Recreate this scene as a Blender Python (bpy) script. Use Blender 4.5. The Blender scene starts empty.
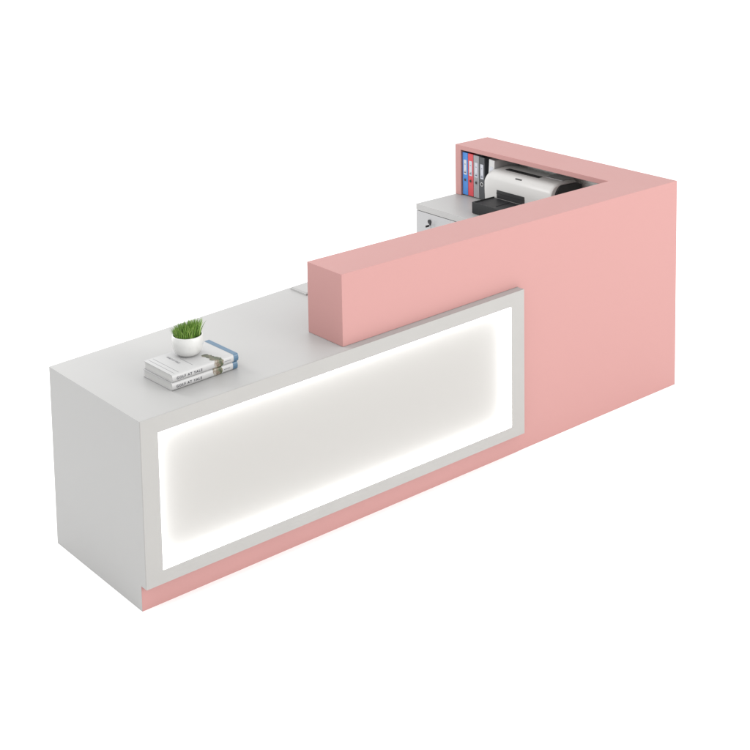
import bpy, bmesh, math, random
from mathutils import Vector, Matrix
random.seed(7)
S = bpy.context.scene
C = S.collection
PI = math.pi

# ------------------------------------------------------------------ camera
cam_d = bpy.data.cameras.new("camera")
cam = bpy.data.objects.new("camera", cam_d)
C.objects.link(cam)
cam.location = (-2.3013, -4.1601, 2.7708)
cam.rotation_euler = (1.4408, 0.0143, -0.7105)
cam_d.sensor_width = 36.0
cam_d.lens = 1403.556 / 750 * 36.0
cam_d.shift_x = (375 - 404.3291) / 750
cam_d.shift_y = (3.0743 - 375) / 750
cam_d.clip_start = 0.05
cam_d.clip_end = 500
S.camera = cam

# ------------------------------------------------------------------ studio light
W = bpy.data.worlds.new("World")
S.world = W
W.use_nodes = True
bg = W.node_tree.nodes["Background"]
bg.inputs["Color"].default_value = (1.0, 1.0, 1.0, 1)
bg.inputs["Strength"].default_value = 1.6
S.view_settings.view_transform = 'Standard'
S.view_settings.look = 'None'
S.view_settings.exposure = 0
S.view_settings.gamma = 1


def area_light(name, loc, target, size, power, col=(1, 1, 1)):
    d = bpy.data.lights.new(name, 'AREA')
    d.shape = 'RECTANGLE'
    d.size, d.size_y = size
    d.energy = power
    d.color = col
    o = bpy.data.objects.new(name, d)
    C.objects.link(o)
    o.location = loc
    o.rotation_euler = (Vector(target) - Vector(loc)).to_track_quat('-Z', 'Y').to_euler()
    return o


area_light("studio_softbox", (4.2, -7.8, 3.3), (1.8, 0.2, 0.5), (5, 3.5), 530, (1.0, 0.985, 0.96))

area_light("studio_fill", (-0.02, 2.05, 1.95), (2.6, 0.75, 0.9), (0.8, 0.8), 38, (1.0, 1.0, 1.0))

# ------------------------------------------------------------------ materials
def mat(name, col, rough=0.5, coat=0.0, metal=0.0, var=0.0, vscale=6.0, bump=0.0, bscale=300.0, spec=0.5):
    m = bpy.data.materials.new(name)
    m.use_nodes = True
    nt = m.node_tree
    b = nt.nodes["Principled BSDF"]
    b.inputs["Base Color"].default_value = (*col, 1)
    b.inputs["Roughness"].default_value = rough
    b.inputs["Metallic"].default_value = metal
    b.inputs["Coat Weight"].default_value = coat
    b.inputs["Coat Roughness"].default_value = 0.15
    b.inputs["Specular IOR Level"].default_value = spec
    tc = nt.nodes.new("ShaderNodeTexCoord")
    if var:
        n = nt.nodes.new("ShaderNodeTexNoise")
        n.inputs["Scale"].default_value = vscale
        n.inputs["Detail"].default_value = 5
        nt.links.new(tc.outputs["Object"], n.inputs["Vector"])
        mx = nt.nodes.new("ShaderNodeMix")
        mx.data_type = 'RGBA'
        mx.inputs[6].default_value = (*[c * (1 - var) for c in col], 1)
        mx.inputs[7].default_value = (*[min(1, c * (1 + var)) for c in col], 1)
        nt.links.new(n.outputs["Fac"], mx.inputs[0])
        nt.links.new(mx.outputs[2], b.inputs["Base Color"])
        mr = nt.nodes.new("ShaderNodeMapRange")
        mr.inputs[3].default_value = max(0, rough - 0.06)
        mr.inputs[4].default_value = rough + 0.06
        nt.links.new(n.outputs["Fac"], mr.inputs[0])
        nt.links.new(mr.outputs[0], b.inputs["Roughness"])
    if bump:
        n2 = nt.nodes.new("ShaderNodeTexNoise")
        n2.inputs["Scale"].default_value = bscale
        n2.inputs["Detail"].default_value = 2
        nt.links.new(tc.outputs["Object"], n2.inputs["Vector"])
        bp = nt.nodes.new("ShaderNodeBump")
        bp.inputs["Strength"].default_value = bump
        bp.inputs["Distance"].default_value = 0.001
        nt.links.new(n2.outputs["Fac"], bp.inputs["Height"])
        nt.links.new(bp.outputs[0], b.inputs["Normal"])
    return m


M = {}
M['floor'] = mat("white studio floor", (0.92, 0.92, 0.92), 0.9, spec=0.1)
M['white'] = mat("white lacquer", (0.318, 0.316, 0.312), 0.45, var=0.03, vscale=3, bump=0.05, bscale=250, spec=0.3)
M['side'] = mat("cool white board", (0.305, 0.307, 0.314), 0.5, var=0.02, vscale=4, spec=0.3)
M['frame'] = mat("warm white board", (0.288, 0.283, 0.274), 0.5, var=0.03, vscale=9, bump=0.05, spec=0.3)
M['pink'] = mat("pink lacquer", (0.366, 0.197, 0.187), 0.5, var=0.012, vscale=4, bump=0.05, bscale=250, spec=0.12)
M['glow_panel'] = mat("lit acrylic panel", (0.320, 0.313, 0.302), 0.6, spec=0.1)
M['interior'] = mat("grey shelf interior", (0.60, 0.62, 0.60), 0.5, var=0.05)
M['drawer'] = mat("white drawer board", (0.32, 0.32, 0.325), 0.4, var=0.02)
M['metal'] = mat("dark metal lock", (0.02, 0.02, 0.022), 0.3, metal=0.6)
M['chrome'] = mat("bright lock rim", (0.5, 0.5, 0.5), 0.25, metal=1.0)
M['blue'] = mat("blue binder card", (0.030, 0.150, 0.42), 0.45, var=0.08, vscale=40)
M['red'] = mat("red binder card", (0.42, 0.035, 0.045), 0.45, var=0.08, vscale=40)
M['grey'] = mat("grey binder card", (0.20, 0.205, 0.215), 0.45, var=0.08, vscale=40)
M['black'] = mat("charcoal binder card", (0.035, 0.038, 0.042), 0.45, var=0.1, vscale=40)
M['whitecard'] = mat("white binder card", (0.42, 0.42, 0.42), 0.45, var=0.04, vscale=40)
M['label'] = mat("label paper", (0.40, 0.41, 0.45), 0.7)
M['labelprint'] = mat("label print", (0.08, 0.09, 0.13), 0.7)
M['hole'] = mat("black finger hole", (0.004, 0.004, 0.004), 0.6)
M['paper'] = mat("book paper", (0.42, 0.42, 0.41), 0.85, var=0.06, vscale=60)
M['cover'] = mat("white book cover", (0.36, 0.36, 0.36), 0.45, var=0.02, vscale=20)
M['coverblue'] = mat("blue cover band", (0.055, 0.115, 0.180), 0.45, var=0.15, vscale=60)
M['ink'] = mat("dark ink", (0.035, 0.035, 0.045), 0.6)
M['greyink'] = mat("grey ink", (0.16, 0.16, 0.17), 0.6)
M['ceramic'] = mat("white ceramic", (0.45, 0.45, 0.44), 0.25, coat=0.4, var=0.01)
M['soil'] = mat("dark potting soil", (0.012, 0.009, 0.006), 0.95, bump=1, bscale=120, var=0.5, vscale=80)
M['pwhite'] = mat("printer white plastic", (0.42, 0.415, 0.405), 0.35, var=0.02, vscale=8, bump=0.2, bscale=900)
M['plid_shade'] = mat("printer lid shade grey", (0.20, 0.20, 0.20), 0.4)
M['pblack'] = mat("printer black plastic", (0.008, 0.008, 0.009), 0.4, bump=0.2, bscale=900)
M['pdark'] = mat("printer tray smoke", (0.009, 0.009, 0.010), 0.45, spec=0.3)


def grass_mat():
    m = bpy.data.materials.new("grass blades")
    m.use_nodes = True
    nt = m.node_tree
    b = nt.nodes["Principled BSDF"]
    a = nt.nodes.new("ShaderNodeAttribute")
    a.attribute_name = "tint"
    r = nt.nodes.new("ShaderNodeValToRGB")
    r.color_ramp.elements[0].color = (0.04, 0.11, 0.014, 1)
    r.color_ramp.elements[1].color = (0.32, 0.42, 0.12, 1)
    e = r.color_ramp.elements.new(0.6)
    e.color = (0.16, 0.30, 0.045, 1)
    nt.links.new(a.outputs["Fac"], r.inputs[0])
    nt.links.new(r.outputs[0], b.inputs["Base Color"])
    b.inputs["Roughness"].default_value = 0.45
    return m


def picture_mat():
    m = bpy.data.materials.new("cover picture strip")
    m.use_nodes = True
    nt = m.node_tree
    b = nt.nodes["Principled BSDF"]
    tc = nt.nodes.new("ShaderNodeTexCoord")
    n = nt.nodes.new("ShaderNodeTexNoise")
    n.inputs["Scale"].default_value = 45
    n.inputs["Detail"].default_value = 4
    nt.links.new(tc.outputs["Object"], n.inputs["Vector"])
    r = nt.nodes.new("ShaderNodeValToRGB")
    cr = r.color_ramp
    cr.elements[0].position = 0.36
    cr.elements[0].color = (0.035, 0.028, 0.018, 1)
    cr.elements[1].position = 0.66
    cr.elements[1].color = (0.27, 0.26, 0.22, 1)
    e = cr.elements.new(0.46); e.color = (0.065, 0.085, 0.04, 1)
    e = cr.elements.new(0.56); e.color = (0.14, 0.10, 0.075, 1)
    nt.links.new(n.outputs["Fac"], r.inputs[0])
    nt.links.new(r.outputs[0], b.inputs["Base Color"])
    b.inputs["Roughness"].default_value = 0.5
    return m


def led_mat():
    m = bpy.data.materials.new("led strip light")
    m.use_nodes = True
    b = m.node_tree.nodes["Principled BSDF"]
    b.inputs["Base Color"].default_value = (0.8, 0.8, 0.8, 1)
    b.inputs["Emission Color"].default_value = (0.97, 0.985, 1, 1)
    b.inputs["Emission Strength"].default_value = 8
    return m


M['grass'] = grass_mat()
M['picture'] = picture_mat()
M['led'] = led_mat()

# ------------------------------------------------------------------ mesh helpers
def link(name, bm, m, parent=None, bevel=0.0, seg=2, smooth=False):
    bmesh.ops.recalc_face_normals(bm, faces=bm.faces)
    me = bpy.data.meshes.new(name)
    bm.to_mesh(me)
    bm.free()
    o = bpy.data.objects.new(name, me)
    C.objects.link(o)
    me.materials.append(M[m])
    if parent:
        o.parent = parent
    if bevel:
        md = o.modifiers.new("bevel", 'BEVEL')
        md.width = bevel
        md.segments = seg
        md.limit_method = 'ANGLE'
        md.angle_limit = math.radians(35)
        md.harden_normals = True
        smooth = True
    if smooth:
        for p in me.polygons:
            p.use_smooth = True
    return o


def box(bm, x0, x1, y0, y1, z0, z1):
    v = [bm.verts.new((x, y, z)) for x in (x0, x1) for y in (y0, y1) for z in (z0, z1)]
    for f in ((0, 1, 3, 2), (4, 6, 7, 5), (0, 4, 5, 1), (2, 3, 7, 6), (0, 2, 6, 4), (1, 5, 7, 3)):
        bm.faces.new([v[i] for i in f])
    return v


def boxmesh(name, x0, x1, y0, y1, z0, z1, m, parent=None, bevel=0.001, warp=None):
    bm = bmesh.new()
    box(bm, x0, x1, y0, y1, z0, z1)
    if warp:
        for v in bm.verts:
            v.co = warp(v.co)
    return link(name, bm, m, parent, bevel)


def cells(xs, ys, zs, solid):
    """boundary of the filled cells of a grid: one closed surface with shared vertices"""
    bm = bmesh.new()
    vs = {}
    def V(i, j, k):
        if (i, j, k) not in vs:
            vs[(i, j, k)] = bm.verts.new((xs[i], ys[j], zs[k]))
        return vs[(i, j, k)]
    nx, ny, nz = len(xs) - 1, len(ys) - 1, len(zs) - 1
    def full(i, j, k):
        if not (0 <= i < nx and 0 <= j < ny and 0 <= k < nz):
            return False
        return solid((xs[i] + xs[i+1]) / 2, (ys[j] + ys[j+1]) / 2, (zs[k] + zs[k+1]) / 2)
    for i in range(nx):
        for j in range(ny):
            for k in range(nz):
                if not full(i, j, k):
                    continue
                a, b, c = i + 1, j + 1, k + 1
                if not full(i-1, j, k): bm.faces.new([V(i,j,k), V(i,j,c), V(i,b,c), V(i,b,k)])
                if not full(i+1, j, k): bm.faces.new([V(a,j,k), V(a,b,k), V(a,b,c), V(a,j,c)])
                if not full(i, j-1, k): bm.faces.new([V(i,j,k), V(a,j,k), V(a,j,c), V(i,j,c)])
                if not full(i, j+1, k): bm.faces.new([V(i,b,k), V(i,b,c), V(a,b,c), V(a,b,k)])
                if not full(i, j, k-1): bm.faces.new([V(i,j,k), V(i,b,k), V(a,b,k), V(a,j,k)])
                if not full(i, j, k+1): bm.faces.new([V(i,j,c), V(a,j,c), V(a,b,c), V(i,b,c)])
    return bm


def empty(name, loc, label, cat, rz=0, group=None):
    o = bpy.data.objects.new(name, None)
    o.empty_display_size = 0.1
    C.objects.link(o)
    o.location = loc
    o.rotation_euler = (0, 0, rz)
    o['label'] = label
    o['category'] = cat
    if group:
        o['group'] = group
    return o


def extrude_profile(pts, y0, y1):
    """closed polygon in x/z pulled along y"""
    bm = bmesh.new()
    a = [bm.verts.new((x, y0, z)) for x, z in pts]
    b = [bm.verts.new((x, y1, z)) for x, z in pts]
    n = len(pts)
    bm.faces.new(a)
    bm.faces.new(b[::-1])
    for i in range(n):
        bm.faces.new((a[i], a[(i+1) % n], b[(i+1) % n], b[i]))
    return bm


def text_mesh(name, body, size, m, parent, mtx, spacing=1.0):
    cu = bpy.data.curves.new(name, 'FONT')
    cu.body = body
    cu.size = size
    cu.extrude = 0.0001
    cu.offset = size * 0.018
    cu.space_character = spacing
    t = bpy.data.objects.new(name + "_curve", cu)
    C.objects.link(t)
    bpy.context.view_layer.update()
    me = bpy.data.meshes.new_from_object(t.evaluated_get(bpy.context.evaluated_depsgraph_get()))
    bpy.data.objects.remove(t)
    bpy.data.curves.remove(cu)
    me.transform(mtx)
    me.materials.clear()
    me.materials.append(M[m])
    o = bpy.data.objects.new(name, me)
    C.objects.link(o)
    o.parent = parent
    return o


# ------------------------------------------------------------------ the floor
bm = bmesh.new()
box(bm, -60, 60, -60, 60, -0.05, 0)
fl = link('floor', bm, 'floor')
fl['kind'] = 'structure'

# ------------------------------------------------------------------ dimensions
Wf, X, XB, B, H = 1.8906, 2.9806, 0.9233, 0.2229, 1.0261
D, L, WW, XC = 0.6439, 1.3123, 0.2437, 2.4511
P, K = 0.0381, 0.0951
XW = X - WW
HS = 0.0178


def top(x):                       # the worktop level
    return 0.75 + HS * (min(x, Wf) - Wf)


desk = empty('reception_desk', (0, 0, 0),
             'long L-shaped reception desk, white with pink raised counter and glowing white front panel', 'desk')

# pink raised counter, solid front and side wing with its open shelf: one continuous shell
zt = 0.75
xs = [XB, Wf, XW, XW + 0.006, X - 0.022, X]
ys = [0, 0.022, B, L - 0.044, L]
zs = [0, zt, H - 0.025, H]
def pink_solid(x, y, z):
    if x > XW:                                    # wing
        if y < B: return z > zt or y < 0.022 or x > X - 0.022
        if z > H - 0.025: return True
        if x > X - 0.022: return True
        return y > L - 0.044 and z > zt
    if y > B: return False
    if z > zt: return True                        # raised counter
    return x > Wf and y < 0.022
bm = cells(xs, ys, zs, pink_solid)
for v in bm.verts:
    if abs(v.co.z - zt) < 1e-4 and v.co.x < Wf + 0.001:
        v.co.z = top(v.co.x) + 0.0006
    elif abs(v.co.z - zt) < 1e-4:
        v.co.z = zt + 0.0006
bmesh.ops.dissolve_limit(bm, angle_limit=0.002, verts=bm.verts[:], edges=bm.edges[:])
shell = link('raised_counter', bm, 'pink', desk, 0.0018, 3)
shell['label'] = 'pink raised counter and wing with a long open shelf'

# shelf lining inside the wing
lining = boxmesh('shelf_back', X - 0.030, X - 0.0225, B + 0.002, L - 0.046, zt + 0.004, H - 0.027, 'interior', desk, 0)
cl = boxmesh('shelf_ceiling', XW + 0.06, X - 0.0305, B + 0.002, L - 0.046, H - 0.034, H - 0.027, 'interior', desk, 0)
boxmesh('shelf_batten', X - 0.036, X - 0.0305, 0.60, 0.612, zt + 0.004, H - 0.0275, 'interior', desk, 0.0006)

# white carcass: worktop, waterfall end, front and the proud rim behind the frame, one seamless board box
TT = 0.032
ml, mb, mr, mt = 0.0695, 0.0504, 0.0768, 0.0602
FT = 0.0062
def zlev(k, x):
    return (0.0, K + 0.0006, K + mb, top(x) - mt, top(x) - TT, top(x))[int(round(k))]
def carcass_solid(x, y, z):
    if y < 0:
        return x < Wf and z > 1 and not (ml < x < Wf - mr and 2 < z < 3)
    if y < 0.022:
        return x < 0.03 or (x < Wf and z > 1 and not (ml < x < Wf - mr and 2 < z < 3))
    if y < D:
        return x < 0.03 or z > 4
    return x > XC and z > 4
bm = cells([0, 0.03, ml, Wf - mr, Wf, XC, X - 0.0225], [-P + FT, 0, 0.022, D, L - 0.0005], [0, 1, 2, 3, 4, 5], carcass_solid)
for v in bm.verts:
    v.co.z = zlev(v.co.z, v.co.x)
    if abs(v.co.y - D) < 1e-4:
        v.co.y = D + 0.095 * min(v.co.x, Wf) / Wf
    if v.co.x > Wf + 0.01 and v.co.y < 0.03:
        v.co.y = 0.0226
bmesh.ops.dissolve_limit(bm, angle_limit=0.0005, verts=bm.verts[:], edges=bm.edges[:])
top_o = link('worktop', bm, 'white', desk, 0.0004)
top_o['label'] = 'white worktop running down into the end panel'

def warp_top(co):
    return Vector((co.x, co.y, co.z if co.z < 0.5 else top(co.x) - TT - 0.0006))
boxmesh('plinth', 0.0004, Wf - 0.0004, -0.0008, -0.0003, 0.0, K, 'pink', desk, 0)
boxmesh('support_panel', 1.40, 1.425, 0.0300, D - 0.04, 0, 0.7, 'side', desk, 0.001, warp_top)

# light frame: a flat mitred board round the opening
bm = cells([0.0, ml, Wf - mr, Wf], [-P, -P + FT], [1, 2, 3, 5],
           lambda x, y, z: not (ml < x < Wf - mr and 2 < z < 3))
for v in bm.verts:
    v.co.z = zlev(v.co.z, v.co.x)
frame = link('light_frame', bm, 'frame', desk, 0.0003)

bm = bmesh.new()
vs = box(bm, ml + 0.001, Wf - mr - 0.001, 0.0030, 0.0060, 0, 1)
for v in vs:
    v.co.z = (top(v.co.x) - mt - 0.0003) if v.co.z > 0.5 else K + mb + 0.0003
panel = link('glow_panel', bm, 'glow_panel', desk)
panel['label'] = 'white panel lit round its edges'

def strip(x0, z0, x1, z1, t, nrm):
    """a flat light strip lining one inner side of the frame opening"""
    bm = bmesh.new()
    a, b = Vector((x0, 0, z0)), Vector((x1, 0, z1))
    n = Vector((nrm[0], 0, nrm[1])) * t
    y0, y1 = -P + 0.0035, 0.0026
    q = [a, b, b + n, a + n]
    f = [bm.verts.new((p.x, y0, p.z)) for p in q]
    g = [bm.verts.new((p.x, y1, p.z)) for p in q]
    bm.faces.new(f); bm.faces.new(g[::-1])
    for i in range(4):
        bm.faces.new((f[i], f[(i+1) % 4], g[(i+1) % 4], g[i]))
    return link('light_strip', bm, 'led', desk)
e = 0.0006
x0, x1 = ml + e, Wf - mr - e
zb = K + mb + e
strip(x0, zb, x1, zb, 0.0016, (0, 1))
strip(x0, top(x0) - mt - e, x1, top(x1) - mt - e, 0.0016, (0, -1))
strip(x0, zb + 0.004, x0, top(x0) - mt - 0.004, 0.0016, (1, 0))
strip(x1, zb + 0.004, x1, top(x1) - mt - 0.004, 0.0016, (-1, 0))

# drawer pedestal under the return
boxmesh('cabinet', XC + 0.019, X - 0.023, D + 0.10, L - 0.001, 0.0, zt - TT - 0.001, 'side', desk, 0.001)
for n, (z0, z1) in enumerate(((0.530, 0.7145), (0.30, 0.527), (0.06, 0.297))):
    for (ya, yb) in ((D + 0.102, 0.976), (0.979, L - 0.0015)):
        dr = boxmesh('drawer', XC, XC + 0.0185, ya, yb, z0, z1, 'drawer', desk, 0.001)
        if n == 0 and yb > 1:
            bm = bmesh.new()
            bmesh.ops.create_cone(bm, cap_ends=True, segments=28, radius1=0.012, radius2=0.011, depth=0.006,
                                  matrix=Matrix.Translation((XC - 0.003, 1.203, 0.674)) @ Matrix.Rotation(PI/2, 4, 'Y'))
            lk = link('lock', bm, 'metal', dr, 0.0006)
            boxmesh('key', XC - 0.030, XC - 0.0062, 1.200, 1.206, 0.648, 0.658, 'metal', dr, 0.001)
            boxmesh('key_tag', XC - 0.026, XC - 0.020, 1.172, 1.180, 0.664, 0.680, 'metal', dr, 0.001)

# ------------------------------------------------------------------ ring binders in the shelf
def binder(y_hi, y_lo, h, colour, label, lean=0.0, x=XW + 0.010):
    w = y_hi - y_lo - 0.0015
    o = empty('ring_binder', (x, y_lo + w / 2, zt + 0.0065), label, 'binder', group='ring binders in the shelf')
    o.rotation_euler = (lean, 0, 0)
    d = 0.19
    t = 0.0025
    bm = cells([0, t, d], [-w/2, -w/2 + t, w/2 - t, w/2], [0, h], lambda a, b, c: a < t or abs(b) > w/2 - t)
    link('cover', bm, colour, o, 0.0012)
    boxmesh('paper_stack', 0.03, d - 0.01, -w/2 + 0.005, w/2 - 0.006, 0.004, h - 0.02, 'label', o, 0.0005)
    lb = boxmesh('label_holder', -0.0012, 0.0002, -w * 0.29, w * 0.27, h * 0.48, h * 0.83, 'label', o, 0.0003)
    boxmesh('print', -0.0018, -0.0012, -w * 0.17, w * 0.17, h * 0.515, h * 0.545, 'labelprint', lb, 0)
    boxmesh('print', -0.0018, -0.0012, -w * 0.10, w * 0.10, h * 0.72, h * 0.735, 'labelprint', lb, 0)
    boxmesh('print', -0.0018, -0.0012, -w * 0.20, w * 0.05, h * 0.56, h * 0.567, 'labelprint', lb, 0)
    bm = bmesh.new()
    rot = Matrix.Translation((-0.0006, 0, h * 0.355)) @ Matrix.Rotation(-PI/2, 4, 'Y')
    R1, R2, n = w * 0.27, w * 0.19, 28
    va, vb = [], []
    for i in range(n):
        a = 2 * PI * i / n
        va.append(bm.verts.new(rot @ Vector((R1 * math.cos(a), R1 * math.sin(a), 0.001))))
        vb.append(bm.verts.new(rot @ Vector((R2 * math.cos(a), R2 * math.sin(a), 0.001))))
    for i in range(n):
        bm.faces.new((va[i], va[(i+1) % n], vb[(i+1) % n], vb[i]))
    link('ring', bm, 'chrome' if colour == 'black' else colour, o)
    bm = bmesh.new()
    bmesh.ops.create_circle(bm, cap_ends=True, segments=24, radius=R2 + 0.0005, matrix=rot @ Matrix.Translation((0, 0, 0.0004)))
    link('finger_hole', bm, 'hole', o)
    return o

binder(1.2665, 1.2245, 0.232, 'blue', 'blue ring binder at the far end of the shelf row')
binder(1.2240, 1.1820, 0.232, 'red', 'red ring binder between the blue and the grey one')
binder(1.1815, 1.1375, 0.230, 'grey', 'light grey ring binder between the red and the charcoal one')
binder(1.1370, 1.0950, 0.228, 'black', 'charcoal ring binder standing to the right of the grey one')
binder(1.0830, 1.0400, 0.226, 'whitecard', 'white ring binder leaning behind the printer', lean=0.07, x=XW + 0.016)

# ------------------------------------------------------------------ printer on the return
px, py, pz = 2.70, 0.79, zt + 0.0005
NY = 0.225          # near half width; the far half is HW
pr = empty('printer', (px, py, pz), 'white and black desktop printer with rounded lid and open front tray', 'printer')
def prof(n=10):
    pts = [(0.205, 0.0), (0.0, 0.0), (-0.004, 0.10)]
    cx, cz, rx, rz = 0.050, 0.140, 0.054, 0.052
    for i in range(1, n + 1):
        a = PI - (PI/2) * i / n
        pts.append((cx + rx * math.cos(a), cz + rz * math.sin(a)))
    pts += [(0.12, 0.195), (0.180, 0.190), (0.205, 0.175)]
    return pts
HW = 0.262
pts = prof()
ring_ys = [-NY, -NY + 0.004, -NY + 0.014, 0, HW - 0.05, HW - 0.02, HW - 0.006, HW]
bm = bmesh.new()
rings = []
cxm, czm = 0.10, 0.0
for y in ring_ys:
    if y > 0:
        e_ = max(0, (y - (HW - 0.05)) / 0.05)
        s = 1 - 0.16 * e_ ** 2.2
    else:
        e_ = max(0, (-y - (NY - 0.014)) / 0.014)
        s = 1 - 0.05 * e_ ** 2
    rings.append([bm.verts.new((cxm + (x - cxm) * (0.5 + 0.5 * s), y, z * s)) for x, z in pts])
for a, b in zip(rings, rings[1:]):
    for i in range(len(pts)):
        j = (i + 1) % len(pts)
        bm.faces.new((a[i], a[j], b[j], b[i]))
bm.faces.new(rings[0]); bm.faces.new(rings[-1][::-1])
body = link('body', bm, 'pwhite', pr, 0.002)
# black end cheek, seen on the near side
pts2 = [(0.218, 0.0), (0.022, 0.0), (0.022, 0.110)]
for i in range(1, 9):
    a = PI - (PI/2) * i / 8
    pts2.append((0.076 + 0.054 * math.cos(a), 0.118 + 0.066 * math.sin(a)))
pts2 += [(0.185, 0.179), (0.218, 0.164)]
link('end_cheek', extrude_profile(pts2, -NY - 0.009, -NY + 0.002), 'pblack', pr, 0.002)
# shade-grey scanner lid and control strip on the top
bm = bmesh.new()
box(bm, 0.062, 0.096, -0.075, 0.165, 0.1885, 0.1950)
link('control_strip', bm, 'pblack', pr, 0.002)
for k in range(5):
    boxmesh('button', 0.072, 0.080, -0.05 + k * 0.045, -0.032 + k * 0.045, 0.1951, 0.1962, 'pdark', pr, 0.0005)
boxmesh('display', 0.068, 0.092, 0.02, 0.045, 0.1951, 0.1957, 'pdark', pr, 0.0005)
boxmesh('shaded_scan_lid', 0.102, 0.190, -0.205, -0.085, 0.1845, 0.1975, 'plid_shade', pr, 0.003)  # small lid slab; its grey paints in shade on the rear top
bm = bmesh.new()
box(bm, 0.0085, 0.0160, -0.005, 0.038, 0.1755, 0.1805)
link('badge', bm, 'pblack', pr, 0.001)
# output slot and tray
boxmesh('output_slot', -0.0065, 0.02, -0.040, 0.160, 0.0560, 0.099, 'pblack', pr, 0.001)
boxmesh('slot_lip', -0.009, -0.0064, -0.040, 0.160, 0.080, 0.084, 'pdark', pr, 0.0006)
bm = cells([-0.165, -0.158, -0.0068], [-0.06, -0.054, 0.174, 0.180], [0.002, 0.055, 0.061],
           lambda a, b, c: c < 0.055 or a < -0.158 or abs(b - 0.06) > 0.114)
tray = link('paper_tray', bm, 'pdark', pr, 0.002)
boxmesh('paper_guide', -0.12, -0.03, 0.045, 0.052, 0.0552, 0.057, 'pdark', tray, 0.0006)

# ------------------------------------------------------------------ unidentified low object behind the raised counter, built as a thin slab
pad_z = top(1.2) + 0.0008
pad = empty('pale_slab', (1.275, 0.62, pad_z), 'thin pale unidentified slab on the worktop, just behind the pink raised counter', 'desk pad')
pad.rotation_euler = (0, -math.atan(HS), 0)
boxmesh('slab_base', -0.105, 0.30, -0.050, 0.065, 0.0, 0.0090, 'white', pad, 0.0015)
boxmesh('slab_surface', -0.098, 0.293, -0.044, 0.059, 0.0091, 0.0100, 'white', pad, 0)

# ------------------------------------------------------------------ books and potted grass
def book(z, label, rz, dx=0.0, dy=0.0):
    w, d, h = 0.292, 0.196, 0.0285
    o = empty('book', (0.2185 + dx, 0.106 + dy, z), label, 'book', rz, 'stacked white books')
    t = 0.0022
    # cover wraps round the spine at the front (y = 0)
    bm = bmesh.new()
    n = 6
    outer, inner = [], []
    for i in range(n + 1):
        a = -PI/2 - PI * i / n
        outer.append((0.006 + 0.006 * math.cos(a), h/2 + h/2 * math.sin(a)))
        inner.append((0.006 + 0.0035 * math.cos(a), h/2 + (h/2 - t) * math.sin(a)))
    poly = [(d, 0)] + outer + [(d, h), (d, h - t)] + inner[::-1] + [(d, t)]
    a = [bm.verts.new((0, y, zz)) for y, zz in poly]
    b = [bm.verts.new((w, y, zz)) for y, zz in poly]
    m_ = len(poly)
    bm.faces.new(a); bm.faces.new(b[::-1])
    for i in range(m_):
        bm.faces.new((a[i], a[(i+1) % m_], b[(i+1) % m_], b[i]))
    cov = link('cover', bm, 'cover', o, 0.0005)
    boxmesh('pages', 0.003, w - 0.003, 0.005, d - 0.003, t + 0.0003, h - t - 0.0003, 'paper', o, 0)
    def wrap(name, xa0, xa1, m, rag=0.0, dmax=d - 0.001, off=0.0004, xs0=None, xs1=None):
        """printed patch that runs down the spine and back over the top"""
        bm = bmesh.new()
        xs0 = xa0 if xs0 is None else xs0
        xs1 = xa1 if xs1 is None else xs1
        path = []
        for i in range(n + 1):
            ang = -PI/2 - PI * i / n
            path.append((0.006 + (0.006 + off) * math.cos(ang), h/2 + (h/2 + off) * math.sin(ang), 0.0))
        path = [(y_, z_, 0.0) for y_, z_, _ in path]
        for k in range(1, 13):
            path.append((0.006 + (dmax - 0.006) * k / 12, h + off, k / 12))
        prev = None
        for (yy, zz, s) in path:
            l_ = xs0 + (xa0 - xs0) * s + (random.uniform(-rag, rag) if rag else 0)
            r_ = xs1 + (xa1 - xs1) * s + (random.uniform(-rag, rag) if rag else 0)
            cur = (bm.verts.new((l_, yy, zz)), bm.verts.new((r_, yy, zz)))
            if prev:
                bm.faces.new((prev[0], prev[1], cur[1], cur[0]))
            prev = cur
        return link(name, bm, m, cov)
    wrap('blue_band', w - 0.024, w - 0.001, 'coverblue', xs0=w - 0.022)
    wrap('picture_strip', 0.178, 0.198, 'picture', rag=0.005, dmax=0.085, xs0=0.184, xs1=0.222)
    rot = Matrix.Translation((0.018, -0.0006, 0.0085)) @ Matrix.Rotation(PI/2, 4, 'X')
    text_mesh('title', 'GOLF AT YALE', 0.0135, 'ink', cov, rot, 1.3)
    rot2 = Matrix.Translation((0.228, -0.0006, 0.0095)) @ Matrix.Rotation(PI/2, 4, 'X')
    boxmesh('author', 0.228, 0.256, -0.0007, 0.0006, 0.0128, 0.0150, 'greyink', cov, 0)
    return o, cov, h, w, d

zb_ = top(0.36) + 0.0012
slope = math.atan(HS)
b1, c1, bh, bw, bd = book(zb_, 'white hardback book with a blue band, lower of the two on the desk', 0.030)
b2, c2, _, _, _ = book(zb_ + bh + 0.0012, 'white hardback book with a blue band, upper of the two, under the grass pot', 0.018, 0.003, 0.002)
for b_ in (b1, b2):
    b_.rotation_euler = (0, -slope, b_.rotation_euler.z)
    b_.location.z -= HS * 0.14
# grey rules and a title on the upper cover, running from the back edge towards the spine
for xx, ya, yb in ((0.016, 0.012, 0.188), (0.034, 0.012, 0.188), (0.108, 0.030, 0.115)):
    boxmesh('rule', xx, xx + 0.0009, ya, yb, bh, bh + 0.0005, 'greyink', c2, 0)
text_mesh('cover_title', 'GOLF AT YALE', 0.0125, 'greyink', c2,
          Matrix.Translation((0.078, 0.165, bh + 0.0005)) @ Matrix.Rotation(-PI/2, 4, 'Z'), 1.05)

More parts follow.
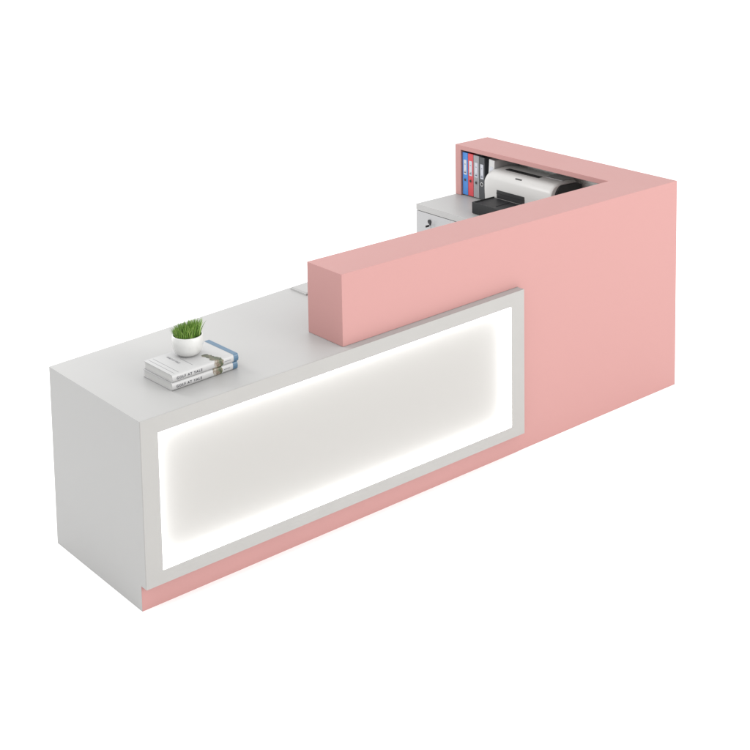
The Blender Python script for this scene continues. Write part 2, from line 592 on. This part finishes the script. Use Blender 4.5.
# pot
gx, gy = 0.372, 0.242
gz = zb_ + 2 * bh + 0.0025
pot = empty('potted_grass', (gx, gy, gz), 'short green grass in a round white ceramic pot on the books', 'plant')
outline = [(0.0, 0.0), (0.030, 0.0), (0.040, 0.003), (0.050, 0.013), (0.0565, 0.028), (0.0595, 0.046),
           (0.0592, 0.062), (0.0575, 0.074), (0.0560, 0.0775), (0.0535, 0.0780), (0.0520, 0.0765),
           (0.0525, 0.066), (0.0525, 0.056)]
bm = bmesh.new()
n = 72
prev = None
for r, z in outline:
    if r == 0:
        cur = [bm.verts.new((0, 0, z))]
    else:
        cur = [bm.verts.new((r * math.cos(2*PI*i/n), r * math.sin(2*PI*i/n), z)) for i in range(n)]
    if prev:
        for i in range(n):
            j = (i + 1) % n
            if len(prev) == 1:
                bm.faces.new((prev[0], cur[j], cur[i]))
            else:
                bm.faces.new((prev[i], prev[j], cur[j], cur[i]))
    prev = cur
link('pot', bm, 'ceramic', pot, smooth=True)
bm = bmesh.new()
bmesh.ops.create_circle(bm, cap_ends=True, segments=48, radius=0.0526, matrix=Matrix.Translation((0, 0, 0.068)))
bmesh.ops.triangulate(bm, faces=bm.faces[:])
bmesh.ops.subdivide_edges(bm, edges=bm.edges[:], cuts=2)
for v in bm.verts:
    if v.co.xy.length < 0.05:
        v.co.z += random.uniform(-0.002, 0.002)
link('soil', bm, 'soil', pot)

# grass blades: clipped to a slanting top, taller to the right
bm = bmesh.new()
tint = bm.faces.layers.float.new("tint")
rdir = Vector((math.cos(-0.7105), math.sin(-0.7105)))      # rises this way
for k in range(1100):
    rr = 0.049 * math.sqrt(random.random())
    aa = random.uniform(0, 2 * PI)
    bx, by = rr * math.cos(aa), rr * math.sin(aa)
    side = (bx * rdir.x + by * rdir.y) / 0.05
    hgt = 0.050 + 0.014 * side + random.gauss(0, 0.003)
    if random.random() < 0.25:
        hgt *= random.uniform(0.5, 0.85)
    lean = Vector((bx, by)) * random.uniform(0.0, 0.45) + Vector((random.gauss(0, 0.006), random.gauss(0, 0.006)))
    wd = random.uniform(0.0009, 0.0017)
    th = random.uniform(0, PI)
    dx_, dy_ = wd * math.cos(th), wd * math.sin(th)
    tv = min(1, max(0, random.gauss(0.5, 0.27)))
    prev = None
    for s in range(5):
        q = s / 4
        cx_, cy_ = bx + lean.x * q ** 1.8, by + lean.y * q ** 1.8
        z_ = 0.066 + hgt * q
        f_ = (1 - q ** 2.5) + 0.12
        cur = (bm.verts.new((cx_ - dx_ * f_, cy_ - dy_ * f_, z_)), bm.verts.new((cx_ + dx_ * f_, cy_ + dy_ * f_, z_)))
        if prev:
            fc = bm.faces.new((prev[0], prev[1], cur[1], cur[0]))
            fc[tint] = tv
        prev = cur
me = bpy.data.meshes.new('grass')
bm.to_mesh(me)
bm.free()
me.materials.append(M['grass'])
g = bpy.data.objects.new('grass', me)
C.objects.link(g)
g.parent = pot
g['kind'] = 'stuff'
